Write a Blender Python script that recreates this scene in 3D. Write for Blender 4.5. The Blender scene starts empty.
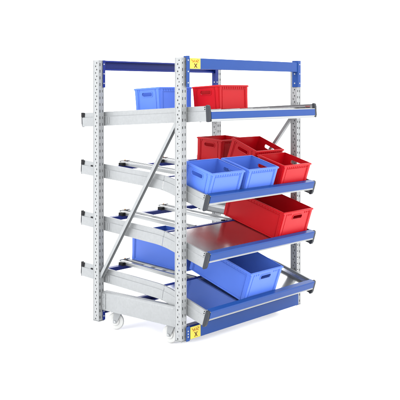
import bpy, bmesh, math, random
from mathutils import Vector, Matrix
random.seed(7)
scene = bpy.context.scene
COL = scene.collection

# ------------------------------------------------------------------ camera
cam_d = bpy.data.cameras.new("camera"); cam = bpy.data.objects.new("camera", cam_d); COL.objects.link(cam)
cam.location = (-4.35784, -3.9349, 1.67409)
cam.rotation_euler = (math.pi/2, 0, -0.8576)
cam_d.sensor_width = 36; cam_d.lens = 878.965/400*36
cam_d.shift_y = -(200-91.0986)/400
cam_d.clip_end = 2000
scene.camera = cam

# ------------------------------------------------------------------ light: white studio
W = bpy.data.worlds.new("World"); scene.world = W; W.use_nodes = True
bg = W.node_tree.nodes["Background"]
bg.inputs[0].default_value = (1, 1, 1, 1); bg.inputs[1].default_value = 3.3

def area(name, loc, target, size, energy, col=(1, 1, 1)):
    d = bpy.data.lights.new(name, 'AREA'); d.shape = 'SQUARE'; d.size = size; d.energy = energy; d.color = col
    o = bpy.data.objects.new(name, d); COL.objects.link(o); o.location = loc
    o.rotation_euler = (Vector(target)-Vector(loc)).to_track_quat('-Z', 'Y').to_euler()
    return o
area("softbox_key", (-2.5, -7.5, 5.5), (0.7, 0.4, 0.8), 4.0, 350)
area("softbox_side", (-7.5, 2.5, 5.0), (0.5, 0.5, 0.8), 4.0, 550)
scene.view_settings.view_transform = 'Standard'; scene.view_settings.look = 'None'
scene.view_settings.exposure = 0; scene.view_settings.gamma = 1

# ------------------------------------------------------------------ materials
def mat(name, base, rough=.45, metal=0.0, var=.06, vscale=14, bump=.0, bscale=200, spec=.5, rvar=.0, coat=0):
    m = bpy.data.materials.new(name); m.use_nodes = True
    nt = m.node_tree; b = nt.nodes["Principled BSDF"]
    b.inputs["Metallic"].default_value = metal
    b.inputs["Roughness"].default_value = rough
    b.inputs["Specular IOR Level"].default_value = spec
    tc = nt.nodes.new("ShaderNodeTexCoord")
    n = nt.nodes.new("ShaderNodeTexNoise"); n.inputs["Scale"].default_value = vscale; n.inputs["Detail"].default_value = 5
    nt.links.new(tc.outputs["Object"], n.inputs["Vector"])
    mx = nt.nodes.new("ShaderNodeMix"); mx.data_type = 'RGBA'
    mx.inputs[6].default_value = (*[c*(1-var) for c in base], 1)
    mx.inputs[7].default_value = (*[min(1, c*(1+var)) for c in base], 1)
    nt.links.new(n.outputs["Fac"], mx.inputs[0]); nt.links.new(mx.outputs[2], b.inputs["Base Color"])
    if rvar:
        mr = nt.nodes.new("ShaderNodeMapRange"); mr.inputs[3].default_value = rough-rvar; mr.inputs[4].default_value = rough+rvar
        nt.links.new(n.outputs["Fac"], mr.inputs[0]); nt.links.new(mr.outputs[0], b.inputs["Roughness"])
    if bump:
        n2 = nt.nodes.new("ShaderNodeTexNoise"); n2.inputs["Scale"].default_value = bscale; n2.inputs["Detail"].default_value = 2
        nt.links.new(tc.outputs["Object"], n2.inputs["Vector"])
        bp = nt.nodes.new("ShaderNodeBump"); bp.inputs["Strength"].default_value = bump; bp.inputs["Distance"].default_value = .002
        nt.links.new(n2.outputs["Fac"], bp.inputs["Height"]); nt.links.new(bp.outputs[0], b.inputs["Normal"])
    return m

def galv(name, base, rough, metal, spangle=.045):
    """zinc coated steel: voronoi spangle over a soft noise"""
    m = mat(name, base, rough, metal, var=.05, vscale=9, spec=.4, rvar=.05)
    nt = m.node_tree; b = nt.nodes["Principled BSDF"]
    tc = [n for n in nt.nodes if n.type == 'TEX_COORD'][0]
    mx = [n for n in nt.nodes if n.type == 'MIX'][0]
    v = nt.nodes.new("ShaderNodeTexVoronoi"); v.inputs["Scale"].default_value = 70
    nt.links.new(tc.outputs["Object"], v.inputs["Vector"])
    hs = nt.nodes.new("ShaderNodeSeparateColor"); nt.links.new(v.outputs["Color"], hs.inputs[0])
    mr = nt.nodes.new("ShaderNodeMapRange"); mr.inputs[3].default_value = 1-spangle; mr.inputs[4].default_value = 1+spangle*.6
    nt.links.new(hs.outputs[0], mr.inputs[0])
    vm = nt.nodes.new("ShaderNodeVectorMath"); vm.operation = 'SCALE'
    nt.links.new(mx.outputs[2], vm.inputs[0]); nt.links.new(mr.outputs[0], vm.inputs["Scale"])
    nt.links.new(vm.outputs[0], b.inputs["Base Color"])
    return m

M = dict(
    galv=galv("galvanised_steel", (.172, .180, .185), .42, .35),
    post=galv("perforated_zinc", (.182, .189, .193), .45, .3),
    alu=mat("aluminium", (.27, .28, .285), .3, .7, var=.04),
    tray=mat("tray_steel", (.54, .55, .56), .17, 1.0, var=.05, vscale=6, rvar=.06, bump=.12, bscale=7),
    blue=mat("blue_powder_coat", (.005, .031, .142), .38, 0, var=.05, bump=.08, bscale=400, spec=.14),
    navy=mat("shaded_and_dark_blue_coat", (.002, .009, .10), .4, 0, var=.05, bump=.08, bscale=400, spec=.15),  # holds the rear top beam's shade in its colour; also serves dark blue parts
    black=mat("black_plastic", (.003, .003, .004), .55, 0, spec=.12),
    cap=mat("grey_plastic_cap", (.011, .013, .017), .5, 0, var=.1, spec=.22),
    white=mat("white_nylon", (.31, .315, .31), .4, 0, var=.04),
    cblue=mat("blue_crate_plastic", (.046, .103, .40), .4, 0, var=.05, vscale=6, bump=.06, bscale=300, spec=.2, rvar=.08),
    cred=mat("red_crate_plastic", (.285, .001, .004), .40, 0, var=.06, vscale=6, bump=.06, bscale=300, spec=.13, rvar=.08),
    yellow=mat("yellow_label", (.36, .29, .012), .5, 0, var=.03),
    mark=mat("label_red_print", (.04, .008, .006), .5, 0, spec=.1),
    mark2=mat("label_orange_print", (.24, .075, .012), .5, 0, spec=.1),
    brass=mat("brass_stop", (.4, .22, .08), .4, .5),
    floor=mat("white_studio_floor", (.985, .985, .985), .7, 0, var=.005, spec=.1),
)

# ------------------------------------------------------------------ mesh builder
ORG = {}
class MB:
    def __init__(s): s.v = []; s.f = []; s.m = []
    def quad(s, pts, mi=0):
        n = len(s.v); s.v += [Vector(p) for p in pts]; s.f.append(tuple(range(n, n+len(pts)))); s.m.append(mi)
    def box(s, lo, hi, T=None, mi=0):
        x0, y0, z0 = lo; x1, y1, z1 = hi
        P = [Vector(p) for p in ((x0,y0,z0),(x1,y0,z0),(x1,y1,z0),(x0,y1,z0),(x0,y0,z1),(x1,y0,z1),(x1,y1,z1),(x0,y1,z1))]
        if T is not None: P = [T @ p for p in P]
        n = len(s.v); s.v += P
        for q in ((0,3,2,1),(4,5,6,7),(0,1,5,4),(1,2,6,5),(2,3,7,6),(3,0,4,7)):
            s.f.append(tuple(n+i for i in q)); s.m.append(mi)
    def sweep(s, prof, frames, mi=0):
        """prof: closed list of (a,b); frames: list of functions/matrices (origin, A, B)"""
        n0 = len(s.v); k = len(prof)
        for (o, A, B) in frames:
            s.v += [o + A*a + B*b for a, b in prof]
        for i in range(len(frames)-1):
            for j in range(k):
                a = n0+i*k+j; b = n0+i*k+(j+1) % k
                s.f.append((a, b, b+k, a+k)); s.m.append(mi)
        s.f.append(tuple(n0+j for j in reversed(range(k)))); s.m.append(mi)
        s.f.append(tuple(n0+(len(frames)-1)*k+j for j in range(k))); s.m.append(mi)
    def bar_x(s, prof, x0, x1, T=None, mi=0):
        """prof in (y,z), extruded along x"""
        fr = [(Vector((x, 0, 0)), Vector((0, 1, 0)), Vector((0, 0, 1))) for x in (x0, x1)]
        n = len(s.v); s.sweep(prof, fr, mi)
        if T is not None: s.v[n:] = [T @ p for p in s.v[n:]]
    def cyl(s, c, axis, r, h, seg=24, mi=0, r2=None):
        axis = Vector(axis).normalized(); a = axis.orthogonal().normalized(); b = axis.cross(a)
        r2 = r if r2 is None else r2
        n = len(s.v); c = Vector(c)
        for z, rr in ((-h/2, r), (h/2, r2)):
            for i in range(seg):
                t = 2*math.pi*i/seg; s.v.append(c+axis*z+a*rr*math.cos(t)+b*rr*math.sin(t))
        for i in range(seg):
            j = (i+1) % seg; s.f.append((n+i, n+j, n+seg+j, n+seg+i)); s.m.append(mi)
        s.f.append(tuple(n+i for i in reversed(range(seg)))); s.m.append(mi)
        s.f.append(tuple(n+seg+i for i in range(seg))); s.m.append(mi)
    def build(s, name, mats, parent=None, bevel=0, origin=None, smooth=False):
        if not isinstance(mats, (list, tuple)): mats = [mats]
        vs = s.v
        lo = Vector([min(p[i] for p in vs) for i in range(3)]); hi = Vector([max(p[i] for p in vs) for i in range(3)])
        o0 = Vector(origin) if origin is not None else (lo+hi)/2
        me = bpy.data.meshes.new(name)
        me.from_pydata([tuple(p-o0) for p in vs], [], s.f)
        for m in mats: me.materials.append(m)
        for p, mi in zip(me.polygons, s.m): p.material_index = mi
        bm = bmesh.new(); bm.from_mesh(me)
        bmesh.ops.recalc_face_normals(bm, faces=bm.faces); bm.to_mesh(me); bm.free()
        o = bpy.data.objects.new(name, me); COL.objects.link(o)
        ORG[o] = o0
        if parent is not None:
            o.parent = parent; o.location = o0-ORG[parent]
        else: o.location = o0
        if bevel:
            bv = o.modifiers.new("bevel", 'BEVEL'); bv.width = bevel; bv.segments = 2; bv.limit_method = 'ANGLE'; bv.angle_limit = math.radians(40)
        if smooth:
            for p in me.polygons: p.use_smooth = True
            if hasattr(me, "set_sharp_from_angle"): me.set_sharp_from_angle(angle=math.radians(35))
        return o

# ------------------------------------------------------------------ ground
GZ = -.068
g = MB(); g.quad([(-400, -400, GZ), (400, -400, GZ), (400, 400, GZ), (-400, 400, GZ)])
gr = g.build("ground", M['floor'], origin=(0, 0, GZ)); gr['kind'] = 'structure'

# ------------------------------------------------------------------ the rack
RW, RD, PW, PD, H = 1.349, .8109, .0495, .0545, 1.9      # post spacing, post section, post height
rack = bpy.data.objects.new("flow_rack", None); COL.objects.link(rack)
rack.location = (RW/2, RD/2, GZ); ORG[rack] = Vector(rack.location); rack.empty_display_size = .2
rack['label'] = "wheeled galvanised steel picking rack with blue beams and four shelves of crates"
rack['category'] = "rack"

def perforated(mb, o, U, V, cols, w, h, pitch, shape, mi=0, thick=.0022):
    """sheet w x h at o with columns of holes; cols = [(u_centre, half_w, half_h, offset)]"""
    N = U.cross(V)
    edges = [0.0]
    for i in range(len(cols)-1): edges.append((cols[i][0]+cols[i+1][0])/2)
    edges.append(w)
    nrow = int(h/pitch)
    for ci, (uc, hw, hh, off) in enumerate(cols):
        u0, u1 = edges[ci], edges[ci+1]
        for r in range(nrow):
            v0 = r*pitch; v1 = v0+pitch if r < nrow-1 else h
            vc = v0+pitch*(.5+off)
            um = uc; vm = vc
            B = [(u0, v0), (um, v0), (u1, v0), (u1, vm), (u1, v1), (um, v1), (u0, v1), (u0, vm)]
            if shape[ci] == 'd':
                Hh = [(uc-hw*.5, vc-hh*.5), (uc, vc-hh), (uc+hw*.5, vc-hh*.5), (uc+hw, vc), (uc+hw*.5, vc+hh*.5), (uc, vc+hh), (uc-hw*.5, vc+hh*.5), (uc-hw, vc)]
            else:
                Hh = [(uc-hw, vc-hh), (uc, vc-hh*1.1), (uc+hw, vc-hh), (uc+hw, vc), (uc+hw, vc+hh), (uc, vc+hh*1.1), (uc-hw, vc+hh), (uc-hw, vc)]
            P = lambda q, d=0: o+U*q[0]+V*q[1]+N*d
            for i in range(8):
                j = (i+1) % 8
                mb.quad([P(B[i]), P(B[j]), P(Hh[j]), P(Hh[i])], mi)
                mb.quad([P(Hh[i]), P(Hh[j]), P(Hh[j], -thick), P(Hh[i], -thick)], mi)

def post(x, y):
    mb = MB(); X, Y, Z = Vector((1, 0, 0)), Vector((0, 1, 0)), Vector((0, 0, 1))
    pitch = .0485
    front = [(PW*.27, .0042, .0100, 0), (PW*.78, .0036, .0085, 0)]
    side = [(PD*.40, .0056, .0085, -.25), (PD*.62, .0056, .0085, .25)]
    perforated(mb, Vector((x, y, 0)), X, Z, front, PW, H, pitch, 'rr')                       # front
    perforated(mb, Vector((x+PW, y+PD, 0)), -X, Z, front, PW, H, pitch, 'rr')                # back
    perforated(mb, Vector((x, y+PD, 0)), -Y, Z, side, PD, H, pitch, 'dd')                     # outer side
    perforated(mb, Vector((x+PW, y, 0)), Y, Z, side, PD, H, pitch, 'dd')
    mb.quad([(x, y, H), (x+PW, y, H), (x+PW, y+PD, H), (x, y+PD, H)])
    # folded edge lips that catch the light
    for yy in (y, y+PD):
        mb.box((x-.0015, yy-.0015, 0), (x+.0035, yy+.0035, H))
        mb.box((x+PW-.0035, yy-.0015, 0), (x+PW+.0015, yy+.0035, H))
    # foot plate
    mb.box((x-.004, y-.004, -.006), (x+PW+.004, y+PD+.004, -.001))
    return mb.build("upright_post", M['post'], rack)
for px in (0, RW):
    for py in (0, RD): post(px, py)

# beams ------------------------------------------------------------
def c_beam(z0, z1, yf, yb, open_front, t=.003, lip=.016):
    if open_front:      # channel whose open side looks to the front
        return [(yf, z0), (yb, z0), (yb, z1), (yf, z1), (yf, z1-lip), (yf+t, z1-lip), (yf+t, z1-t), (yb-t, z1-t), (yb-t, z0+t), (yf+t, z0+t), (yf+t, z0+lip), (yf, z0+lip)]
    return [(yf, z0), (yb, z0), (yb, z0+lip), (yb-t, z0+lip), (yb-t, z0+t), (yf+t, z0+t), (yf+t, z1-t), (yb-t, z1-t), (yb-t, z1-lip), (yb, z1-lip), (yb, z1), (yf, z1)]
def connector(parent, xa, xb, yf, z0, z1, inner, m):
    """end plate hooked on the post: a front leaf and an inner leaf"""
    mb = MB()
    xl, xr = min(xa, xb), max(xa, xb)
    mb.box((xl, yf-.004, z0), (xr, yf-.0005, z1))
    mb.box((inner-.002, yf-.004, z0), (inner+.002, yf+.05, z1))
    for k in range(3):
        zz = z0+.03+k*(z1-z0-.06)/2
        mb.cyl(((xl+xr)/2, yf-.0045, zz), (0, 1, 0), .0055, .004, 12, 1)
        mb.cyl((inner, yf+.025, zz), (1, 0, 0), .006, .0085, 12, 1)
    return mb.build("beam_connector", [m, M['alu']], parent, bevel=.0012)

def label_plate(parent, x, y, z, s, asp):
    mb = MB()
    mb.box((x, y-.0015, z), (x+s, y, z+s*asp))
    e = y-.0018
    def stroke(ax, az, bx, bz, w, mi):
        nonlocal e; e -= .0003
        a = Vector((x+ax*s, e, z+az*s*asp)); b = Vector((x+bx*s, e, z+bz*s*asp)); d = (b-a).normalized(); n = Vector((-d.z, 0, d.x))*w*s/2
        mb.quad([a-n, b-n, b+n, a+n], mi)
    stroke(.41, .10, .67, .50, .06, 1); stroke(.67, .10, .41, .50, .06, 1)
    stroke(.14, .86, .26, .72, .05, 2); stroke(.72, .88, .84, .74, .05, 2)
    stroke(.26, .60, .44, .82, .045, 2); stroke(.56, .82, .78, .60, .045, 2); stroke(.36, .66, .66, .66, .03, 2)
    return mb.build("warning_label", [M['yellow'], M['mark'], M['mark2']], parent)

# front top beam
XL, XR = PW+.004, RW-.004
mb = MB(); mb.bar_x(c_beam(1.824, 1.898, -.012, .034, False), XL-.002, RW+.012)
tb = mb.build("top_beam", M['blue'], rack, bevel=.002)
connector(tb, PW*.70, XL+.012, -.012, 1.70, 1.912, XL+.012, M['blue'])
connector(tb, RW-.002, RW+.034, -.012, 1.705, 1.912, XR-.002, M['blue'])
label_plate(tb, .070, -.0135, 1.8255, .108, .66)
# rear top beam, its open channel side looks into the rack
mb = MB(); mb.bar_x(c_beam(1.826, 1.899, RD+.012, RD+.052, True, lip=.012), XL, XR+.002)
rb = mb.build("top_beam", M['navy'], rack, bevel=.002)  # same blue beam as in front, its shade painted in by the darker coat
connector(rb, PW*.72, XL+.002, RD-.004, 1.70, 1.90, XL+.004, M['navy'])
connector(rb, RW-.03, RW+.006, RD-.004, 1.60, 1.90, XR-.004, M['navy'])
# base beams
mb = MB(); mb.bar_x(c_beam(.0, .086, -.012, .034, False), XL+.004, RW+.006)
bb = mb.build("base_beam", M['blue'], rack, bevel=.002)
connector(bb, PW*.70, XL+.012, -.012, -.006, .092, XL+.012, M['blue'])
label_plate(bb, .075, -.0135, .003, .104, .77)
mb = MB(); mb.bar_x([(-.0125+.01, .0865), (.045, .0865), (.045, .092), (-.0025, .092)], XL+.004, .19)
mb.build("beam_top_shade", M['navy'], bb, bevel=.0015)  # thin navy strip above the label, painted shading of the beam's top flange
mb = MB(); mb.bar_x(c_beam(.040, .093, RD+.012, RD+.05, True, lip=.012), XL, XR)
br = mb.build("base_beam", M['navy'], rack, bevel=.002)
connector(br, PW*.72, XL+.002, RD-.004, .0, .13, XL+.004, M['navy'])

# base side rails between the posts --------------------------------
def base_rail(x0, sgn):
    t = .003
    P = [(0, .076), (0, .196), (.004, .204), (.012, .213), (.05, .213), (.05, .21), (.013, .21), (.0068, .203), (t, .195), (t, .079), (.05, .079), (.05, .076)]
    mb = MB()
    fr = [(Vector((x0, y, 0)), Vector((sgn, 0, 0)), Vector((0, 0, 1))) for y in (PD+.002, RD-.002)]
    mb.sweep(P, fr)
    # end brackets with bolts
    for y in (PD+.002, RD-.042):
        mb.box((x0-sgn*.0045 if sgn > 0 else x0+.0005, y, .085), (x0-.0005 if sgn > 0 else x0+.0045, y+.04, .20))
        for z in (.11, .175): mb.cyl((x0-sgn*.006, y+.02, z), (1, 0, 0), .008, .006, 6)
    return mb.build("base_rail", M['galv'], rack, bevel=.001)
base_rail(.03, 1); base_rail(RW+PW-.03, -1)

# casters -----------------------------------------------------------
def caster(x, y, rot):
    R = .063; T = Matrix.Translation((x, y, 0)) @ Matrix.Rotation(rot, 4, 'Z')
    mb = MB()
    zc = GZ+R
    # fork
    mb.box((-.032, -.03, .060), (.032, .03, .066), T); mb.box((-.05, -.045, .067), (.05, .045, .0755), T)
    for sx in (-1, 1):
        prof = [(-.028, .062), (.03, .062), (.036, zc+.02), (.036, zc-.012), (.012, zc-.012), (-.01, zc+.03)]
        n = len(mb.v)
        mb.sweep(prof, [(Vector((sx*.027, 0, 0)), Vector((0, 1, 0)), Vector((0, 0, 1))), (Vector((sx*.0245, 0, 0)), Vector((0, 1, 0)), Vector((0, 0, 1)))])
        mb.v[n:] = [T @ p for p in mb.v[n:]]
    c = mb.build("caster", M['galv'], rack, bevel=.001)
    ax = (T.to_3x3() @ Vector((1, 0, 0))); ctr = T @ Vector((0, .022, zc))
    wb = MB(); wb.cyl(ctr-ax*.006, ax, R*.93, .012, 40, r2=R); wb.cyl(ctr+ax*.006, ax, R, .012, 40, r2=R*.93)
    for s in (-1, 1):
        wb.cyl(ctr+ax*s*.0155, ax, .03, .008, 20)
    wb.build("wheel", M['white'], c, bevel=.003, smooth=True)
    ab = MB(); ab.cyl(ctr, ax, .008, .066, 8); ab.build("axle", M['alu'], c)
    pb = MB(); pb.cyl(T @ Vector((0, 0, .0568)), (0, 0, 1), .022, .006, 16); pb.build("swivel_ring", M['navy'], c)
    return c
for cx in (.11, RW-.05):
    caster(cx, .715, math.radians(30)); caster(cx, .175, math.radians(12))
mb = MB()
mb.box((.075, .625, .060), (.15, .67, .075)); mb.cyl((.112, .65, .055), (0, 0, 1), .016, .01, 8)
mb.build("brake_lever", M['navy'], rack, bevel=.003)

# diagonal braces ---------------------------------------------------
def brace(x, a, b, sgn):
    a, b = Vector((x, *a)), Vector((x, *b)); d = (b-a).normalized(); X = Vector((1, 0, 0)); N = d.cross(X); SG = -1 if N.y < 0 else 1
    SG = SG if sgn > 0 else -SG
    P = [(-.016, SG*.012), (-.016, -SG*.012), (-.0135, -SG*.012), (-.0135, SG*.0095), (.0135, SG*.0095), (.0135, -SG*.012), (.016, -SG*.012), (.016, SG*.012)]
    P = [(q[0]*sgn, q[1]) for q in P]
    mb = MB(); mb.sweep(P, [(a, X, N), (b, X, N)])
    for p, s in ((a, .02), (b, -.02)):
        mb.cyl(p+d*s-X*sgn*.017, X, .009, .006, 6)
    return mb.build("diagonal_brace", M['galv'], rack, bevel=.001)
brace(.027, (RD+.012, .30), (.045, 1.49), 1)
brace(RW+PW-.027, (RD+.012, .50), (.045, 1.49), -1)

# ------------------------------------------------------------------ shelves
XA, XB = .060, 1.338        # outer faces of the side rails
RH = .103
RY, FY = 1.06, -.168
LEVELS = [dict(r=1.509, k=None, f=1.576), dict(r=1.156, k=1.095, f=.983), dict(r=.773, k=.709, f=.600), dict(r=.389, k=.336, f=.217)]
KY = .215
DECK = .038

def smooth_path(L):
    """points (y, z) of the rail's top edge from rear to front"""
    if L['k'] is None: return [(RY, L['r']), (FY, L['f'])]
    r, k, f = Vector((RY, L['r'])), Vector((KY, L['k'])), Vector((FY, L['f']))
    a = k+(r-k).normalized()*.09; b = k+(f-k).normalized()*.09
    pts = [r]
    for i in range(9):
        t = i/8; pts.append(a*(1-t)**2+k*2*t*(1-t)+b*t*t)
    pts.append(f)
    return [tuple(p) for p in pts]
def top_z(L, y):
    P = smooth_path(L)
    for (y0, z0), (y1, z1) in zip(P, P[1:]):
        if y <= y0+1e-5 and y >= y1-1e-5: return z0+(z1-z0)*(y-y0)/(y1-y0)
    (y0, z0), (y1, z1) = P[-2], P[-1]
    return z0+(z1-z0)*(y-y0)/(y1-y0)
def frames(path, x, sgn):
    fr = []
    for i, (y, z) in enumerate(path):
        ds = []
        if i > 0: ds.append((Vector((0, y-path[i-1][0], z-path[i-1][1]))).normalized())
        if i < len(path)-1: ds.append((Vector((0, path[i+1][0]-y, path[i+1][1]-z))).normalized())
        d = sum(ds, Vector()).normalized()
        n = Vector((0, d.z, -d.y)); sc = 1/max(.2, n.dot(Vector((0, ds[0].z, -ds[0].y))))
        fr.append((Vector((x, y, z)), Vector((sgn, 0, 0)), n*sc))
    return fr
RAIL = [(.005, 0), (.005, -.033), (0, -.0365), (0, -.103), (.022, -.103), (.022, -.1), (.003, -.1), (.003, -.0385), (.008, -.035), (.008, -.003), (.022, -.003), (.022, 0)]

def shelf(idx, L):
    top = L['k'] is None
    path = smooth_path(L)
    fr_th = math.atan2(path[-2][1]-path[-1][1], path[-2][0]-path[-1][0])      # front slope (front end low = positive)
    fo = Vector((0, FY, L['f'])); ud = Vector((0, math.cos(fr_th), math.sin(fr_th))); un = Vector((0, -math.sin(fr_th), math.cos(fr_th)))
    TF = Matrix(((1, 0, 0, 0), (0, ud.y, un.y, fo.y), (0, ud.z, un.z, fo.z), (0, 0, 0, 1)))    # local: y to the rear along the slope, z off the slope, 0 = rail top at its front end
    # deck: bent sheet (front part) is the shelf's own mesh
    mb = MB()
    x0, x1 = XA+.010, XB-.010
    if top: ys = [-.095, FY+.03]
    else: ys = [KY+.045, FY+.03]
    dk = .024 if top else DECK
    tz = (lambda y: top_z(L, y)) if top else (lambda y: L['f']+(L['k']-L['f'])*(y-FY)/(KY-FY))
    for ya, yb in zip(ys, ys[1:]):
        za, zb = tz(ya)-dk, tz(yb)-dk
        mb.quad([(x0, ya, za), (x1, ya, za), (x1, yb, zb), (x0, yb, zb)])
        mb.quad([(x0, ya, za-.002), (x1, ya, za-.002), (x1, yb, zb-.002), (x0, yb, zb-.002)])
    ya = ys[0]; za = tz(ya)-dk
    mb.quad([(x0, ya, za), (x1, ya, za), (x1, ya, za-.02), (x0, ya, za-.02)])
    for xx in (x0, x1):       # side upstands of the tray
        for ya, yb in zip(ys, ys[1:]):
            za, zb = tz(ya)-dk, tz(yb)-dk
            mb.quad([(xx, ya, za), (xx, yb, zb), (xx, yb, zb+.012), (xx, ya, za+.012)])
    sh = mb.build("shelf", M['tray'], rack)
    # side rails
    for x, sg in ((XA, 1), (XB, -1)):
        mb = MB()
        ry = RY if sg > 0 else RY-.075
        path = [(ry, top_z(L, ry))]+smooth_path(L)[1:]
        if top: mb.sweep(RAIL, frames(path, x, sg))
        else:
            i = 5; eps = .0012
            A, B = list(path[:i+1]), list(path[i:])
            A[-1] = (A[-1][0]+eps, A[-1][1]); B[0] = (B[0][0]-eps, B[0][1])
            full = frames(path, x, sg)
            fa = full[:i+1]; fb = full[i:]
            fa[-1] = (Vector((x, *A[-1])), full[i][1], full[i][2]); fb[0] = (Vector((x, *B[0])), full[i][1], full[i][2])
            mb.sweep(RAIL, fa); mb.sweep(RAIL, fb)
        # screws next to the front cap, and a row of small pressed holes rendered as rivets
        for dz in (-.008, -.022):
            mb.cyl(TF @ Vector((x+sg*.004, .018, dz)), (1, 0, 0), .0038, .004, 10, 1)
        # hook brackets beside the posts
        for yy in (RD-.05, PD+.012):
            zt = top_z(L, yy)
            mb.box((x-sg*.004 if sg > 0 else x+.0005, yy, zt-.088), (x-.0005 if sg > 0 else x+.004, yy+.011, zt-.04))
            mb.box((x-sg*.004 if sg > 0 else x+.0005, yy+.018, zt-.088), (x-.0005 if sg > 0 else x+.004, yy+.026, zt-.04))
        mb.build("side_rail", [M['galv'], M['black']], sh, bevel=.001)
        # front end cap, rounded plate
        cb = MB(); xl, xr = (x-.004, x+.022) if sg > 0 else (x-.022, x+.004)
        prof = [(.004, .005), (-.008, .006), (-.018, .0), (-.0215, -.02), (-.0215, -.085), (-.017, -.102), (-.008, -.108), (.004, -.107)]
        cb.bar_x(prof, xl, xr, TF)
        cb.build("end_cap", M['cap'], sh, bevel=.003)
        # rear end cap: thin curved strip with a black corner block
        d0 = Vector((0, path[0][0]-path[1][0], path[0][1]-path[1][1])).normalized(); n0 = Vector((0, -d0.z, d0.y))
        TR = Matrix(((1, 0, 0, 0), (0, d0.y, n0.y, path[0][0]), (0, d0.z, n0.z, path[0][1]), (0, 0, 0, 1)))
        cb = MB()
        cb.bar_x([(-.001, .003), (.006, .004), (.010, -.01), (.010, -.08), (.004, -.104), (-.002, -.106), (.003, -.08), (.003, -.02)], xl+.004, xr-.002, TR)
        cb.bar_x([(-.026, .0005), (.008, .004), (.0095, -.03), (-.022, -.032)], xl+.002, xl+.0095 if sg > 0 else xr-.006, TR, 1)
        cb.build("end_cap", [M['cap'], M['black']], sh, bevel=.001)
    # front bar: aluminium extrusion with a blue label strip
    bx0, bx1 = XA+.0225, XB-.0225
    if top:
        za, zb, zs0, zs1 = -.034, -.106, -.092, -.0375
    else:
        za, zb, zs0, zs1 = .002, -.061, -.054, -.0015
    mb = MB()
    yf = -.022
    mb.bar_x([(yf, zb), (.012, zb), (.012, zb+.004), (yf+.004, zb+.006), (yf+.004, zs0), (yf+.001, zs0), (yf+.001, zs0+.004), (yf+.006, zs0+.004), (yf+.006, zs1-.003), (yf, zs1-.003), (yf, zs1+.0005), (yf+.004, za), (.016, za), (.016, za-.004), (yf+.012, za-.004), (yf+.012, zb+.007), (yf, zb+.0055)], bx0, bx1, TF)
    fb = mb.build("front_bar", M['alu'] , sh, bevel=.001)
    mb = MB()
    if top: mb.bar_x([(yf-.0005, zs0+.0045), (yf+.0055, zs0+.0045), (yf+.0055, zs1-.0035), (yf-.0005, zs1-.0035)], bx0+.001, bx1-.001, TF)
    else:   # wraps over the top edge as well
        mb.bar_x([(yf-.0005, zs0+.0045), (yf+.0055, zs0+.0045), (yf+.0055, zs1-.0035), (yf-.0005, zs1-.0035)], bx0+.001, bx1-.001, TF)
        mb.bar_x([(yf-.0018, zs1-.003), (yf+.002, za+.0008), (.017, za+.0008), (.017, za+.0026), (yf+.001, za+.0026), (yf-.0035, zs1-.003)], bx0+.001, bx1-.001, TF)
    mb.build("label_strip", M['blue'], fb)
    # cross beams and roller tracks
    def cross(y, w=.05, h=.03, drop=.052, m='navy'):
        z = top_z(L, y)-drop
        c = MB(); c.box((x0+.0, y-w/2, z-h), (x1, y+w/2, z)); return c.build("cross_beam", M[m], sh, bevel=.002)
    if top: cross(.9, drop=.047); cross(.1, drop=.047)
    else: cross(.955, drop=.048); cross(KY+.068, w=.035, drop=.024, h=.03)
    for tx, tw in (((.32, .05), (.53, .05), (.68, .05), (.885, .05), (1.15, .05)) if top else ((.112, .034), (.437, .112), (.874, .112), (1.285, .034))):
        mb = MB(); ya, yb = .985, (-.07 if top else KY+.075)
        za, zb = top_z(L, ya)-.046, top_z(L, yb)-.046
        fr = [(Vector((tx, ya, za)), Vector((1, 0, 0)), Vector((0, 0, 1))), (Vector((tx, yb, zb)), Vector((1, 0, 0)), Vector((0, 0, 1)))]
        offs = (-1, 1) if tw > .06 else (0,)
        for s_ in offs:
            c = s_*(tw/2-.016)
            mb.sweep([(c-.016, 0), (c+.016, 0), (c+.016, .020), (c+.012, .023), (c+.012, .027), (c-.012, .027), (c-.012, .023), (c-.016, .020)], fr)
        # low web that ties the two rails, with cross ties
        if len(offs) > 1:
            for q in range(6):
                t = (q+.3)/6; yy = ya+(yb-ya)*t; zz = za+(zb-za)*t
                mb.box((tx-tw/2+.02, yy-.012, zz+.004), (tx+tw/2-.02, yy+.012, zz+.012))
        # hooked stop at the rear end
        if tx < 1.2: mb.box((tx-tw/2, ya, za+.002), (tx+tw/2, ya+.005, za+.031)); mb.box((tx-.006, ya-.002, za+.031), (tx+.006, ya+.005, za+.037), None, 2)
        mb.build("roller_track", [M['alu'], M['white'], M['brass']], sh)
        # black clips on the cross beams
        for yy in ((.955, KY+.085) if tx < 1.2 and not top else ()):
            c = MB(); z = top_z(L, yy)-.051
            if yy > .5: c.box((tx-tw/2-.034, yy-.035, z), (tx-tw/2-.001, yy+.012, z+.026))
            else: c.box((tx-tw/2-.02, yy-.012, z+.0175), (tx-tw/2-.001, yy+.015, z+.034)); 
            c.build("track_clip", M['black'], sh, bevel=.003)
    return sh
SH = [shelf(i, L) for i, L in enumerate(LEVELS)]

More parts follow.
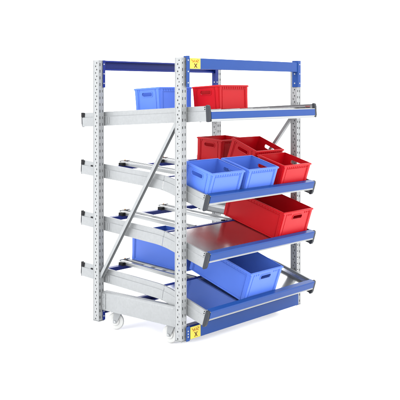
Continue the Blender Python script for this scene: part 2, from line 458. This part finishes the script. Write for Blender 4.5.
# ------------------------------------------------------------------ crates
def slot_pts(cx, cz, w, h, r, n=5):
    pts = []
    for sx, sz, a0 in ((1, 1, 0), (-1, 1, 90), (-1, -1, 180), (1, -1, 270)):
        for i in range(n+1):
            a = math.radians(a0+90*i/n); pts.append((cx+sx*(w/2-r)+r*math.cos(a), cz+sz*(h/2-r)+r*math.sin(a)))
    return pts
def wall_sheet(w0, w1, h, hole):
    """triangulated trapezoid (bottom width w0, top width w1) with an optional hole; returns (pts, tris)"""
    bm = bmesh.new()
    def loop(P):
        vs = [bm.verts.new((p[0], 0, p[1])) for p in P]
        return [bm.edges.new((vs[i], vs[(i+1) % len(vs)])) for i in range(len(vs))]
    e = loop([(-w0/2, 0), (w0/2, 0), (w1/2, h), (-w1/2, h)])
    if hole: e += loop(hole)
    bmesh.ops.triangle_fill(bm, use_beauty=True, use_dissolve=False, edges=e)
    bm.verts.index_update()
    pts = [(v.co.x, v.co.z) for v in bm.verts]; tris = [tuple(v.index for v in f.verts) for f in bm.faces]
    bnd = [tuple(v.index for v in ed.verts) for ed in bm.edges if len(ed.link_faces) == 1]
    bm.free(); return pts, tris, bnd

CACHE = {}
def crate_proto(w, d, h, ends, colour):
    """ends: 'x' = grips in the two side walls, 'y' = grips in front and back"""
    key = (w, d, h, ends, colour)
    m = M['cblue'] if colour == 'blue' else M['cred']
    t = .0045; ins = .0105        # wall thickness, draft at the foot
    mb = MB(); rm = MB(); handles = []
    c0 = Vector((w/2, d/2, 0))
    for ang, ww, dd, axis in ((0, w, d, 'y'), (180, w, d, 'y'), (90, d, w, 'x'), (-90, d, w, 'x')):
        R = Matrix.Translation(c0) @ Matrix.Rotation(math.radians(ang), 4, 'Z')
        grip = axis == ends
        hw = .115 if ww > .3 else .10
        hz = h-.050
        hole = slot_pts(0, hz, hw, .028, .011) if grip else None
        W0, W1 = ww-2*ins, ww-.009
        pts, tris, bnd = wall_sheet(W0, W1, h-.004, hole)
        def P(x, z, off):   # off = outward
            y = -(dd/2-ins)-(ins-.0045)*(z/h)-off
            return R @ Vector((x, y, z))
        for tr in tris:
            mb.quad([P(*pts[i], 0) for i in tr]); mb.quad([P(pts[i][0], pts[i][1], -t) for i in reversed(tr)])
        for a, b in bnd:
            mb.quad([P(*pts[a], 0), P(*pts[b], 0), P(*pts[b], -t), P(*pts[a], -t)])
        def rib(xa, xb, za, zb, dep, o=mb):
            n = len(o.v)
            q = [P(xa, za, -.001), P(xb, za, -.001), P(xb, zb, -.001), P(xa, zb, -.001), P(xa, za, dep), P(xb, za, dep), P(xb, zb, dep), P(xa, zb, dep)]
            o.v += q
            for f in ((0,3,2,1),(4,5,6,7),(0,1,5,4),(1,2,6,5),(2,3,7,6),(3,0,4,7)):
                o.f.append(tuple(n+i for i in f)); o.m.append(0)
        half = ww/2-ins
        # corner columns, foot band, frame of the panel
        for s in (-1, 1):
            a, b = sorted((s*(half-.0005), s*(half-.026))); rib(a, b, .004, h-.013, .0035)
            a, b = sorted((s*(half-.032), s*(half-.036))); rib(a, b, .012, h-.03, .0032)
        rib(-half+.03, half-.03, .004, .013, .0045)
        rib(-half+.03, half-.03, h-.034, h-.0305, .0038) if not grip else None
        # short stiffening tabs under the rim
        nt = int(ww/.03)
        for i in range(nt):
            x = -half+.04+(2*half-.08)*i/(nt-1)
            if grip and abs(x) < hw/2+.012: continue
            rib(x-.0025, x+.0025, h-.030, h-.012, .0034)
        if grip:
            # raised collar of the grip, a part of its own
            hb = MB(); outer = slot_pts(0, hz, hw+.012, .040, .016); inner = slot_pts(0, hz, hw, .028, .011)
            k = len(outer)
            for i in range(k):
                j = (i+1) % k
                hb.quad([P(*outer[i], .003), P(*outer[j], .003), P(*inner[j], .003), P(*inner[i], .003)])
                hb.quad([P(*outer[i], .0003), P(*outer[j], .0003), P(*outer[j], .003), P(*outer[i], .003)])
                hb.quad([P(*inner[i], -t-.001), P(*inner[j], -t-.001), P(*inner[j], .003), P(*inner[i], .003)])
            handles.append(hb)
        # rim: top flange, stepping outward and with a small lip down
        zt = h; hw2 = ww/2
        A = [(hw2, .0), (hw2, zt)]
        rp = [(.002, h-.013), (-.0015, h-.013), (-.0015, h-.003), (.0105, h-.003), (.0105, h), (.002, h)]   # (inward +, z)
        n = len(rm.v)
        for s in (-1, 1):
            for (iw, z) in rp:
                rm.v.append(R @ Vector((s*(hw2-iw-.001), -(dd/2-iw-.001), z)))
        kk = len(rp)
        for i in range(kk):
            j = (i+1) % kk; rm.f.append((n+i, n+j, n+kk+j, n+kk+i)); rm.m.append(0)
    # base with a slightly inset foot
    mb.box((ins+.001, ins+.001, .002), (w-ins-.001, d-ins-.001, .007))
    mb.box((ins+.02, ins+.02, 0), (w-ins-.02, d-ins-.02, .0025))
    root = mb.build("storage_crate", m, None, origin=(0, 0, 0), bevel=.001)
    rim = rm.build("rim", m, root, bevel=.0012)
    hs = [hb.build("handle", m, root) for hb in handles]
    CACHE[key] = root
    return root
SMALL = (.355, .262, .18, 'x'); LARGE = (.385, .550, .222, 'y'); TALL = (.355, .262, .198, 'x')
used = set()
def put(kind, colour, x, y, z, tilt, label):
    key = kind+(colour,)
    if key not in CACHE: root = crate_proto(*kind, colour)
    else:
        src = CACHE[key]; root = src.copy(); COL.objects.link(root)
        for ch in list(src.children):
            c = ch.copy(); COL.objects.link(c); c.parent = root
    root.location = (x, y, z); root.rotation_euler = (tilt, 0, 0)
    root['label'] = label; root['category'] = 'crate'; root['group'] = colour+' plastic crates on the rack'
    return root
def on_front(L, yf):
    th = math.atan2(L['k']-L['f'], KY-FY); return L['f']+(L['k']-L['f'])*(yf-FY)/(KY-FY)-DECK+.0015, th
L1, L2, L3, L4 = LEVELS
YF = -.146
t1 = math.atan2(L1['r']-L1['f'], RY-FY)
put(SMALL, 'blue', .24, .42, top_z(L1, .42)-.0185, t1, "blue crate on the top shelf behind the front left post")
put(SMALL, 'red', .583, .15, top_z(L1, .15)-.0185, t1, "red crate on the top shelf beside a blue crate")
z, th = on_front(L2, YF)
put(SMALL, 'blue', .090, YF, z, th, "open blue crate at the left end of the second shelf, against the front left post")
put(SMALL, 'blue', .487, YF, z, th, "open blue crate in the middle of the second shelf's front row, beside a red one")
put(SMALL, 'red', .912, YF, z, th, "open red crate at the right end of the second shelf's front row")
put(TALL, 'red', .945, .44, 1.290-.198, math.radians(4.5), "red crate farthest back on the second shelf, rising behind the two open blue ones")
put(SMALL, 'red', .918, .13, z+.262*math.sin(th)+.026, math.radians(22), "tilted red crate close behind the red front one, white showing through its grip")
z, th = on_front(L3, YF)
put(LARGE, 'red', .890, YF, z, th+math.radians(.3), "long red crate alone on the third shelf's front tray")
z, th = on_front(L4, YF)
put(LARGE, 'blue', .485, YF, z+.004, th+math.radians(1.2), "long blue crate on the bottom shelf's front tray against the front bar")
zr = top_z(L4, .412)-.0185
put(LARGE, 'blue', .470, .412, zr, math.atan2(L4['r']-L4['k'], RY-KY), "long blue crate at the rear of the bottom shelf, seen through the left side frame")
